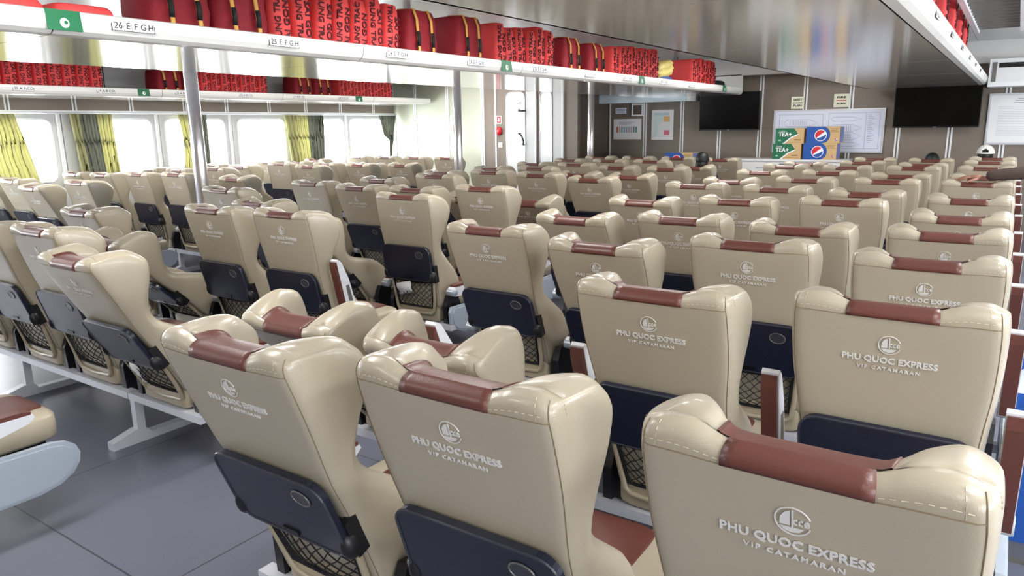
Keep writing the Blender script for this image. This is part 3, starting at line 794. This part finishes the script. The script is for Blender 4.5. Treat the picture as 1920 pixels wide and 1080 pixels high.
# televisions
def tv(x0, x1, z0, z1, tilt, label, y):
    t = empty('television', ((x0+x1)/2, y, (z0+z1)/2), 0, label, 'television', 'wall televisions'); w, h = x1-x0, z1-z0
    b = MB(); b.box(-w/2,w/2,0,.05,-h/2,h/2,tvf); b.box(-.15,.15,.05,.20,-.12,.12,tvf); b = new_obj('case', b.mesh('case'), t, rot=(R(tilt),0,0))
    s = MB(); s.box(-w/2+.012,w/2-.012,-.003,.001,-h/2+.02,h/2-.012,tvm); new_obj('screen', s.mesh('screen'), b)
    s = MB(); s.box(-.02,.02,-.004,.0,-h/2+.004,-h/2+.012,grayt); new_obj('badge', s.mesh('badge'), b)
    return t
tv(-4.30,-3.34,1.51,2.10,3,'black television on the left, showing pale reflections',11.78)
tv(-1.47,-.43,1.52,2.12,3,'plain black television under the overhead rack end',11.78)
# plan board
t = sign('plan_board', -3.14,-1.62,1.19,1.78,Yw,papb,'wide framed board of ship plans behind the cartons','board',alu)
mb = MB()
def rect_line(mb, x0,x1,z0,z1,w=.004,m=grayt,y0=-.0135,y1=-.012):
    mb.box(x0,x1,y0,y1,z0,z0+w,m); mb.box(x0,x1,y0,y1,z1-w,z1,m); mb.box(x0,x0+w,y0,y1,z0,z1,m); mb.box(x1-w,x1,y0,y1,z0,z1,m)
rect_line(mb,-.70,-.06,-.24,.25); rect_line(mb,.02,.72,-.26,.26); mb.box(.53,.534,-.0135,-.012,-.26,.26,grayt)
for (cx,cz,w_,h_) in ((-.38,.12,.5,.10),(-.38,-.02,.5,.12),(.26,.17,.42,.06),(.26,.04,.44,.10),(.26,-.08,.44,.11),(.26,-.2,.44,.06)):
    pts = [(cx-w_/2,-.0128,cz),(cx-w_/2+.04,-.0128,cz+h_/2),(cx+w_/2-.12,-.0128,cz+h_/2),(cx+w_/2,-.0128,cz),(cx+w_/2-.12,-.0128,cz-h_/2),(cx-w_/2+.04,-.0128,cz-h_/2)]
    mb.tube(pts,.0022,grayt,4,closed=True)
    for k in range(9):
        if h_ > .09: mb.box(cx-w_*.32+k*w_*.06,cx-w_*.32+k*w_*.06+.004,-.0135,-.012,cz-h_*.35,cz+h_*.35,grayt)
for k in range(16): mb.box(.56,.56+.05+.02*(k%3),-.0135,-.012,.22-.026*k,.225-.026*k,grayt)
new_obj('plan_drawing', mb.mesh('plan_drawing'), t)
ivory = mat('ivory_plate',(240,240,216),.5)
for (x0,x1,z0,z1,top,barm,lab) in ((-2.92,-2.73,1.82,2.00,'SAFETY',mat('dark_green_ink',(40,70,50),.6),'ivory SAFETY PLAN sign above the plan board'),(-2.31,-2.10,1.83,2.02,'FIRE',redm,'ivory FIRE PLAN sign above the plan board')):
    t = sign('plan_sign', x0,x1,z0,z1,Yw,ivory,lab,'sign')
    mb = MB(); add_text(mb, top, .042, blackt, FY(0,.045), width=.13, bold=.0015, ext=.0008); add_text(mb,'PLAN',.042,blackt,FY(0,-.045), width=.12, bold=.0015, ext=.0008)
    mb.box(-.07,.07,-.0135,-.012,-.006,.006,barm); new_obj('sign_lettering', mb.mesh('sign_lettering'), t)
# right poster
t = sign('poster', -.33,.45,1.31,1.93,Yw,paper,'large framed white document poster right of the televisions','poster',alu)
mb = MB()
for k in range(18): mb.box(-.30,.30-.05*(k%4),-.0135,-.012,.16-.022*k,.165-.022*k,mat('faint_print',(206,210,222),.6) if k == 0 else MATS['faint_print'])
for k in range(3): mb.box(-.10-.02*k,.14+.02*k,-.0135,-.012,.26-.025*k,.267-.025*k,grayt)
new_obj('poster_print', mb.mesh('poster_print'), t)
# fire signs on the left
Yl = YL-.001
t = sign('fire_sign', -7.86,-7.76+.02,1.60,1.74,Yl,paper,'white framed red fire point sign by the door','sign')
mb = MB(); mb.box(-.04,.04,-.014,-.012,-.055,.055,redm); mb.box(-.012,.012,-.0155,-.014,-.035,.03,paper); mb.prism([(.02*math.cos(R(a)),.03+.016*math.sin(R(a))-.045) for a in range(0,360,30)],'y',-.0158,-.014,paper); new_obj('sign_symbol', mb.mesh('sign_symbol'), t)
t.location.x = -7.62; t.location.z = 1.66+.08
t = empty('fire_alarm_bell', (-7.615,YL-.0,1.545), 0, 'round red alarm bell under the fire sign', 'alarm')
mb = MB(); mb.ell((0,-.02,0),(.062,.04,.075),redm,20,10); new_obj('bell_dome', mb.mesh('bell_dome'), t)
mb = MB(); mb.ell((0,-.055,0),(.022,.012,.022),mat('pale_red',(230,120,130),.4),12,8); new_obj('bell_button', mb.mesh('bell_button'), t)
t = empty('wall_switch', (-7.60,YL,1.30), 0, 'white square wall switch under the red bell', 'switch')
mb = MB(); mb.prism(rrect(.085,.085,.012,3), 'y', -.012, 0, trimw); new_obj('switch_plate', mb.mesh('switch_plate'), t)
mb = MB(); mb.box(-.022,.022,-.017,-.012,-.03,.03,paper); new_obj('rocker', mb.mesh('rocker'), t)
t = empty('fire_call_point', (-6.045,11.3,1.66), 0, 'small red call point on the dark return wall', 'call point')
mb = MB(); mb.ell((.03,0,0),(.03,.05,.06),redm,14,8); new_obj('call_point_body', mb.mesh('call_point_body'), t)
# counter
t = empty('counter', (-2.87,11.5,0), 0, 'white service counter before the front wall', 'counter')
mb = MB(); mb.box(-.88,.88,0,.40,0,1.05,paper); new_obj('counter_body', mb.mesh('counter_body'), t)
mb = MB(); mb.box(-.90,.90,-.02,.42,1.05,1.08,trimw); new_obj('counter_top', mb.mesh('counter_top'), t)
mb = MB(); rect_line(mb,-.80,-.62,.84,1.02,.004,grayt,-.003,.001); mb.tube([(-.72+.02*math.cos(R(a)),-.002,.97+.02*math.sin(R(a))) for a in range(0,360,30)],.003,grayt,5,closed=True)
mb.box(-.4,-.25,-.003,.001,.94,.95,grayt); mb.box(-.05,.04,-.003,.001,1.0,1.012,blackt); new_obj('counter_print', mb.mesh('counter_print'), t)
# cartons
def tea(x, z, label):
    t = empty('tea_carton', (x,11.52,z), 0, label, 'carton', 'drink cartons on the counter'); w,h,d = .41,.225,.28
    mb = MB(); mb.box(-w/2,w/2,0,d,0,h,card); new_obj('carton_body', mb.mesh('carton_body'), t)
    mb = MB(); mb.prism([(-w/2,0),(-w/2,h),(.06,h),(.12,.145),(.02,.10),(-.10,0)], 'y', -.002, 0, greenc)
    mb.prism([(-.10,0),(.02,.10),(.12,.145),(.13,.135),(.03,.085),(-.075,0)], 'y', -.003, 0, paper)
    add_text(mb,'TEA+',.085,paper,frame((-.065,-.0032,.135),(1,0,0),(0,0,1)),width=.19,bold=.002,ext=.0006)
    add_text(mb,'Ô LONG',.022,paper,frame((-.11,-.0032,.185),(1,0,0),(0,0,1)),bold=.0004,ext=.0006)
    mb.prism([(-.14+.02*math.cos(R(a)),.05+.014*math.sin(R(a))) for a in range(0,360,30)],'y',-.003,0,MATS['pale_mint'] if 'pale_mint' in MATS else mat('pale_mint',(150,200,176),.5))
    mb.box(.07,.16,-.002,0,.05,.065,MATS['brown_ink'] if 'brown_ink' in MATS else mat('brown_ink',(140,104,64),.7))
    mb.box(-.06,.18,-.002,0,.02,.024,MATS['brown_ink'])
    new_obj('carton_print', mb.mesh('carton_print'), t)
def globe(mb, cx, cz, r, y, tilt=25):
    def circ(a0,a1,n,rr=r): return [(cx+rr*math.cos(R(a0+(a1-a0)*i/n)),cz+rr*math.sin(R(a0+(a1-a0)*i/n))) for i in range(n+1)]
    mb.prism(circ(0,360,28,r*1.13)[:-1],'y',y-.001,y+.001,paper)
    a = tilt
    mb.prism(circ(20+a,190+a,16)+[(cx-.2*r,cz+.02*r)],'y',y-.002,y,redc)
    mb.prism(circ(195+a,345+a,16)+[(cx+.25*r,cz-.28*r)],'y',y-.002,y,bluec)
def cola(x, z, label, y=11.5, rz=0):
    t = empty('cola_carton', (x,y,z), rz, label, 'carton', 'drink cartons on the counter'); w,h,d = .46,.235,.28
    mb = MB(); mb.box(-w/2,w/2,0,d,0,h,card); new_obj('carton_body', mb.mesh('carton_body'), t)
    mb = MB(); arc = [(.0+.10*math.cos(R(a)),h/2+h/2*math.sin(R(a))) for a in range(-90,91,12)]
    mb.prism([(-w/2,0)]+arc+[(-w/2,h)],'y',-.002,0,bluec); globe(mb,-.03,h/2-.005,.075,-.003)
    globe(mb,.18,.05,.018,-.003)
    for k in range(3): mb.box(.10,.21-.02*(k%2),-.002,0,.20-.02*k,.206-.02*k,MATS['brown_ink'])
    mb.box(w/2,w/2+.002,.02,d-.02,.01,h-.01,lavender)
    new_obj('carton_print', mb.mesh('carton_print'), t)
lavender = mat('lavender_print',(120,130,190),.5)
tea(-2.83,1.081,'green TEA+ carton, lower of the two'); tea(-2.80,1.307,'green TEA+ carton, upper of the two')
cola(-2.36,1.081,'blue and red globe carton, lower of the two'); cola(-2.33,1.317,'blue and red globe carton, upper of the two')
t = empty('side_table', (-4.45,11.35,0), 0, 'low white table by the front wall behind middle block', 'table')
mb = MB(); mb.box(-.4,.4,-.2,.3,.90,.94,trimw); new_obj('table_top', mb.mesh('table_top'), t)
for sx in (-.36,.36):
    for sy in (-.16,.26): mb = MB(); mb.box(sx-.02,sx+.02,sy-.02,sy+.02,0,.90,steel); new_obj('leg', mb.mesh('leg'), t)
cola(-4.42,.941,'globe carton alone on the low table, left of the seated dark-haired person', y=11.25)
for o in COL.objects:
    if o.name.startswith('cola_carton') and abs(o.location.y-11.25) < .01: o['group'] = 'lone drink carton'
# air conditioner at right
t = empty('air_conditioner', (.42,11.50,2.03), 0, 'white air conditioner box above the framed poster at right', 'air conditioner')
mb = MB(); mb.box(-.80,.80,0,.487,0,.34,trimw); new_obj('housing', mb.mesh('housing'), t)
mb = MB(); mb.box(-.70,.72,-.004,.01,.23,.29,tvf)
for k in range(2): mb.box(-.70,.72,-.008,.0,.245+.025*k,.25+.025*k,blackp)
new_obj('louvre', mb.mesh('louvre'), t)
mb = MB(); mb.box(-.765,-.72,-.012,.0,.06,.30,greydk); new_obj('hinge_clip', mb.mesh('hinge_clip'), t)
t = empty('ceiling_grille', (-.22,3.2,2.46), 0, 'slatted grey ceiling grille at the top right', 'grille')
mb = MB(); mb.box(-.19,.14,0,.02,0,.025,greydk); sl = mb.mesh('slat')
for k in range(28): new_obj('slat', sl, t, (0,k*.2,0))
mb = MB(); mb.box(.14,.18,-.05,5.6,-.02,.06,trimw); new_obj('rail', mb.mesh('rail'), t)
mb = MB(); mb.box(-.23,-.19,-.05,5.6,-.02,.06,trimw); new_obj('rail', mb.mesh('rail'), t)
for k in range(4):
    mb = MB(); mb.box(-.01,.01,k*1.4,k*1.4+.02,.06,ZC-2.46,greydk,Matrix.Translation((.16,0,0))); new_obj('hanger', mb.mesh('hanger'), t)
# added ceiling fill panels, unseen, lighting the seat tops softly from above
def fill_panel(x, y, w, l, i, where):
    t = empty('added_fill_panel', (x,y,ZC), 0, 'added white ceiling fill light panel, %s' % where, 'ceiling light', 'added ceiling fill lights')
    mb = MB(); mb.box(-w/2-.02,w/2+.02,-l/2-.02,l/2+.02,-.03,0,trimw); new_obj('frame', mb.mesh('frame'), t)
    mb = MB(); mb.box(-w/2,w/2,-l/2,l/2,-.036,-.028,fillm); new_obj('diffuser', mb.mesh('diffuser'), t)
    L = bpy.data.lights.new('fill_light','AREA'); L.shape = 'RECTANGLE'; L.size = w; L.size_y = l; L.energy = LE; L.color = (1,.985,.96)
    o = bpy.data.objects.new('fill_light', L); COL.objects.link(o); o.parent = t; o.location = (0,0,-.045)
LE = 20
i = 0
for y, yn in ((-1.6,'behind the camera'),(1.2,'beside the camera'),(4.0,'second row'),(6.8,'third row'),(9.6,'far row')):
    for x, xn in ((-7.6,'over the left aisle'),(-2.7,'between the two big racks'),(.9,'over the right aisle')):
        fill_panel(x, y, .5, 1.2, i, yn+' '+xn); i += 1

# ------------------------------------------------------------------ small things in the pockets
def at_seat(key, p):
    s = seats[key]; a = [c for c in s.children if c.name.startswith('backrest')][0].rotation_euler.x
    b = Vector((0, p[1]*math.cos(a)-p[2]*math.sin(a), p[1]*math.sin(a)+p[2]*math.cos(a)))
    return Vector((s.location.x+p[0], s.location.y+b.y, HZ+b.z)), a
p, a = at_seat(('II',0,1),(.02,-.062,.05))
t = empty('water_bottle', p, 0, 'small clear water bottle with white cap in a seat net pocket', 'bottle'); t.rotation_euler = (a,0,0)
pet = mat('clear_plastic',(225,235,240),.15,trans=.6)
mb = MB(); mb.tube([(0,0,0),(0,0,.01),(0,0,.15),(0,0,.18),(0,0,.195)],[.028,.031,.031,.02,.014],pet,14); new_obj('bottle_body', mb.mesh('bottle_body'), t)
mb = MB(); mb.tube([(0,0,.195),(0,0,.222)],.017,trimw,12); new_obj('bottle_cap', mb.mesh('bottle_cap'), t)
def leaf(key, off, w, h, tilt, label):
    p, a = at_seat(key, off); mb = MB(); vs = []; fs = []
    n = 6
    for i in range(n+1):
        for j in range(3): vs.append(((j-1)*w/2, .008*math.sin(i*1.1+j)-.002, h*i/n))
    for i in range(n):
        for j in range(2): q = i*3+j; fs.append((q,q+1,q+4,q+3))
    mb.add(vs, fs, paper, True); o = mb.obj('folded_paper', loc=p, rot=(a,R(tilt),0)); s = o.modifiers.new('t','SOLIDIFY'); s.thickness = .002
    tag(o, label, 'paper')
leaf(('II',0,0),(-.08,-.068,.035),.06,.15,12,'crumpled white paper in the net pocket of the leftmost near seat')
leaf(('II',0,2),(-.05,-.072,.10),.13,.085,-12,'white folded leaflet at top of a middle block net pocket')
# ------------------------------------------------------------------ people
def skin_obj(name, verts, edges, radii, m, parent=None, root=0, sub=2):
    me = bpy.data.meshes.new(name); me.from_pydata(verts, edges, []); me.update()
    o = new_obj(name, me, parent); me.materials.append(m)
    md = o.modifiers.new('skin','SKIN'); md.use_smooth_shade = True
    sv = me.skin_vertices[0].data
    for i, r in enumerate(radii):
        r = (r,r) if not isinstance(r, tuple) else r
        sv[i].radius = r
    sv[root].use_root = True
    ss = o.modifiers.new('sub','SUBSURF'); ss.levels = sub; ss.render_levels = sub
    bpy.context.view_layer.update()
    me2 = bpy.data.meshes.new_from_object(o.evaluated_get(bpy.context.evaluated_depsgraph_get()))
    o.modifiers.clear(); o.data = me2; me2.name = name
    for p_ in me2.polygons: p_.use_smooth = True
    return o
def head(mb, c, rx, ry, rz, face=(0,1), m=None):
    """head with nose, ears, brow and chin, facing +y (rotated later)"""
    m = m or skin
    mb.ell(c,(rx,ry,rz),m,20,14)
    mb.ell((c[0],c[1]+ry*.25,c[2]-rz*.55),(rx*.72,ry*.68,rz*.48),m,16,10)
    mb.ell((c[0],c[1]+ry*1.02,c[2]-rz*.15),(rx*.16,ry*.2,rz*.22),m,10,8)
    for s in (1,-1): mb.ell((c[0]+s*rx*1.0,c[1]-ry*.05,c[2]-rz*.1),(rx*.14,ry*.2,rz*.26),m,10,8)
def seated_person(name_loc, label, shirt, hat=None, dz=0, turn=0):
    x, y = name_loc
    t = empty('person', (x,y,0), turn, label, 'person')
    # coordinates relative to the hinge line of the seat
    V = [(0,.20,.55),(0,.14,.72),(0,.10,.90),(0,.10,1.0+dz),
         (.11,.22,.54),(.13,.60,.54),(.13,.64,.10),(.13,.76,.06),(-.11,.22,.54),(-.13,.60,.54),(-.13,.64,.10),(-.13,.76,.06),
         (.17,.12,.95),(.22,.16,.74),(.16,.36,.62),(-.17,.12,.95),(-.22,.16,.74),(-.16,.36,.62)]
    E_ = [(0,1),(1,2),(2,3),(0,4),(4,5),(5,6),(6,7),(0,8),(8,9),(9,10),(10,11),(2,12),(12,13),(13,14),(2,15),(15,16),(16,17)]
    rad = [.13,.12,(.13,.10),.055,.085,.07,.05,.04,.085,.07,.05,.04,.065,.048,.036,.065,.048,.036]
    b = skin_obj('body', V, E_, rad, shirt, t)
    mb = MB(); mb.tube([(0,.10,.96+dz),(0,.12,1.06+dz)],.055,skin,12); head(mb,(0,.13,1.15+dz),.078,.098,.115); new_obj('head', mb.mesh('head'), t)
    if hat == 'cap':
        mb = MB(); mb.ell((0,.11,1.135+dz),(.084,.10,.10),hair,18,10); new_obj('hair', mb.mesh('hair'), t)
        mb = MB(); vs = []; fs = []
        c = (0,.125,1.17+dz); nu, nv = 32, 10
        for j in range(nv+1):
            ph = PI/2*(1-j/nv)
            for i in range(nu):
                th = 2*PI*i/nu-PI/2     # i = 0 is the back
                vs.append((c[0]+.100*math.cos(ph)*math.cos(th), c[1]+.115*math.cos(ph)*math.sin(th), c[2]-.012+.112*math.sin(ph)))
        for j in range(nv):
            for i in range(nu):
                ii = min(i, nu-1-i)
                if j in (7,8) and ii < 2: continue       # adjuster opening at the back
                if j == 6 and ii < 1: continue
                fs.append((j*nu+i, j*nu+(i+1)%nu, (j+1)*nu+(i+1)%nu, (j+1)*nu+i))
        mb.add(vs, fs, capm, True)
        mb.prism([(-.07,.22),(.07,.22),(.06,.29),(0,.31),(-.06,.29)],'z',1.155+dz,1.165+dz,capm)
        o = new_obj('cap', mb.mesh('cap'), t); s = o.modifiers.new('t','SOLIDIFY'); s.thickness = .004; o['label'] = 'white baseball cap with rear adjuster opening'
    else:
        mb = MB(); mb.ell((0,.115,1.185+dz),(.09,.105,.105),hair,20,12); mb.ell((0,.08,1.11+dz),(.082,.075,.09),hair,16,10); new_obj('hair', mb.mesh('hair'), t)
    return t
seated_person((-.30,10.98), 'person seen from behind wearing a white baseball cap, seated at far right', navyc, 'cap', dz=.04)
seated_person((-.88,10.98), 'black-haired person in slate blue, sunk in a far right seat', navyc, dz=-.08)
seated_person((-3.5,9.66), 'black-haired person beside the lone carton, head above the far seats', trous, dz=-.04)

# standing person at right, resting a hand on the seat top
hs, _ = at_seat(('III',0,6),(0,0,.80))
SX, SY, SZ = -.26, hs.y, hs.z+.004         # wrist position
t = empty('person', (.62,SY+.12,0), 0, 'standing person at right edge in dark brown knit, hand resting on seat', 'person')
ox, oy = .62, SY+.12
def L(p): return (p[0]-ox, p[1]-oy, p[2])
V = [L(p) for p in [(.62,oy,.95),(.62,oy,1.12),(.62,oy,1.30),(.62,oy,1.45),(.44,oy-.02,1.40),(.22,oy-.06,1.24),(.10,oy-.10,1.22),(SX+.09,SY+.0,SZ+.045),
     (.80,oy+.02,1.38),(.86,oy+.02,1.12),(.84,oy-.04,.88)]]
E_ = [(0,1),(1,2),(2,3),(2,4),(4,5),(5,6),(6,7),(2,8),(8,9),(9,10)]
skin_obj('sweater', V, E_, [(.16,.12),.145,(.16,.12),.06,.075,.062,.056,.043,.075,.055,.045], sleeve, t)
V = [L(p) for p in [(.62,oy,.93),(.53,oy,.86),(.52,oy,.48),(.52,oy+.02,.08),(.50,oy-.12,.045),(.71,oy,.86),(.72,oy,.48),(.72,oy+.02,.08),(.72,oy-.12,.045)]]
skin_obj('trousers', V, [(0,1),(1,2),(2,3),(3,4),(0,5),(5,6),(6,7),(7,8)], [.14,.10,.07,.05,.04,.10,.07,.05,.04], trous, t)
mb = MB(); mb.tube([L((.62,oy,1.43)),L((.61,oy,1.54))],.055,skin,12); head(mb,(0,0,0),.078,.098,.115)
# turn the head to look along -x
hm = MB(); head(hm,(0,0,0),.078,.098,.115); 
mb = MB(); mb.tube([L((.62,oy,1.43)),L((.61,oy,1.54))],.055,skin,12)
mb.add(hm.v, hm.f, skin, True, Matrix.Translation(L((.60,oy,1.63)))@Matrix.Rotation(R(90),4,'Z')); new_obj('head', mb.mesh('head'), t)
mb = MB(); mb.ell(L((.63,oy,1.67)),(.11,.09,.105),hair,20,12); new_obj('hair', mb.mesh('hair'), t)
# the hand: palm and five fingers spread on the leather
W_ = Vector(L((SX+.07,SY,SZ+.04))); 
def hp(dx,dy,dz): return tuple(W_+Vector((-dx,dy,dz)))
V = [hp(0,0,0),hp(.045,0,-.005),hp(.085,.0,-.012)]; E_ = [(0,1),(1,2)]; rad = [(.026,.020),(.036,.018),(.036,.014)]
skin_obj('palm', V, E_, rad, skin, t)
fing = [(.030,.105,.150,.172,.034,'index'),(.011,.11,.160,.186,.010,'middle'),(-.010,.105,.150,.174,-.014,'ring'),(-.029,.095,.130,.148,-.042,'little')]
mbn = None
for (y0,x1,x2,x3,y3,nm) in fing:
    V = [hp(.07,y0*.8,-.010),hp(x1,y0,-.006),hp(x2-.012,y0+(y3-y0)*.6,-.020),hp(x3,y3,-.036)]
    skin_obj('finger', V, [(0,1),(1,2),(2,3)], [.0105,.0095,.0085,.0065], skin, t)
V = [hp(.02,-.025,-.012),hp(.048,-.058,-.022),hp(.074,-.076,-.032),hp(.094,-.083,-.040)]
skin_obj('thumb', V, [(0,1),(1,2),(2,3)], [.014,.012,.010,.008], skin, t)

# blue display board in the right aisle
t = empty('display_board', (.27,3.2,0), 0, 'blue and white display board in the right aisle', 'board')
mb = MB(); mb.box(-.17,.17,-.01,.01,.02,.88,bluec); new_obj('board_panel', mb.mesh('board_panel'), t)
mb = MB(); mb.prism([(-.17,.62),(-.17,.70),(-.10,.76),(0,.78),(.17,.72),(.17,.62)],'y',-.012,-.009,papb); new_obj('board_print', mb.mesh('board_print'), t)
mb = MB(); mb.box(-.17,.17,-.14,.14,0,.02,greydk); new_obj('foot', mb.mesh('foot'), t)

# ------------------------------------------------------------------ camera, world, view
cam = bpy.data.cameras.new('camera'); co = bpy.data.objects.new('camera', cam); COL.objects.link(co)
cam.sensor_width = 36; cam.sensor_fit = 'HORIZONTAL'; cam.lens = 36*1367.763/1920; cam.clip_start = .05
M = Matrix(((0.82809361,-0.10934052,0.54982326),(0.56039981,0.18699657,-0.806836),(-0.0145952,0.97625659,0.21612507))).to_4x4()
M.translation = (0,0,1.62); co.matrix_world = M
SC.camera = co
w = bpy.data.worlds.new('sky'); SC.world = w; w.use_nodes = True
bg = w.node_tree.nodes['Background']; bg.inputs['Color'].default_value = (.92,.96,1,1); bg.inputs['Strength'].default_value = 17.0
SC.view_settings.view_transform = 'Standard'; SC.view_settings.look = 'None'; SC.view_settings.gamma = 1; SC.view_settings.use_curve_mapping = False
SC.view_settings.exposure = .5
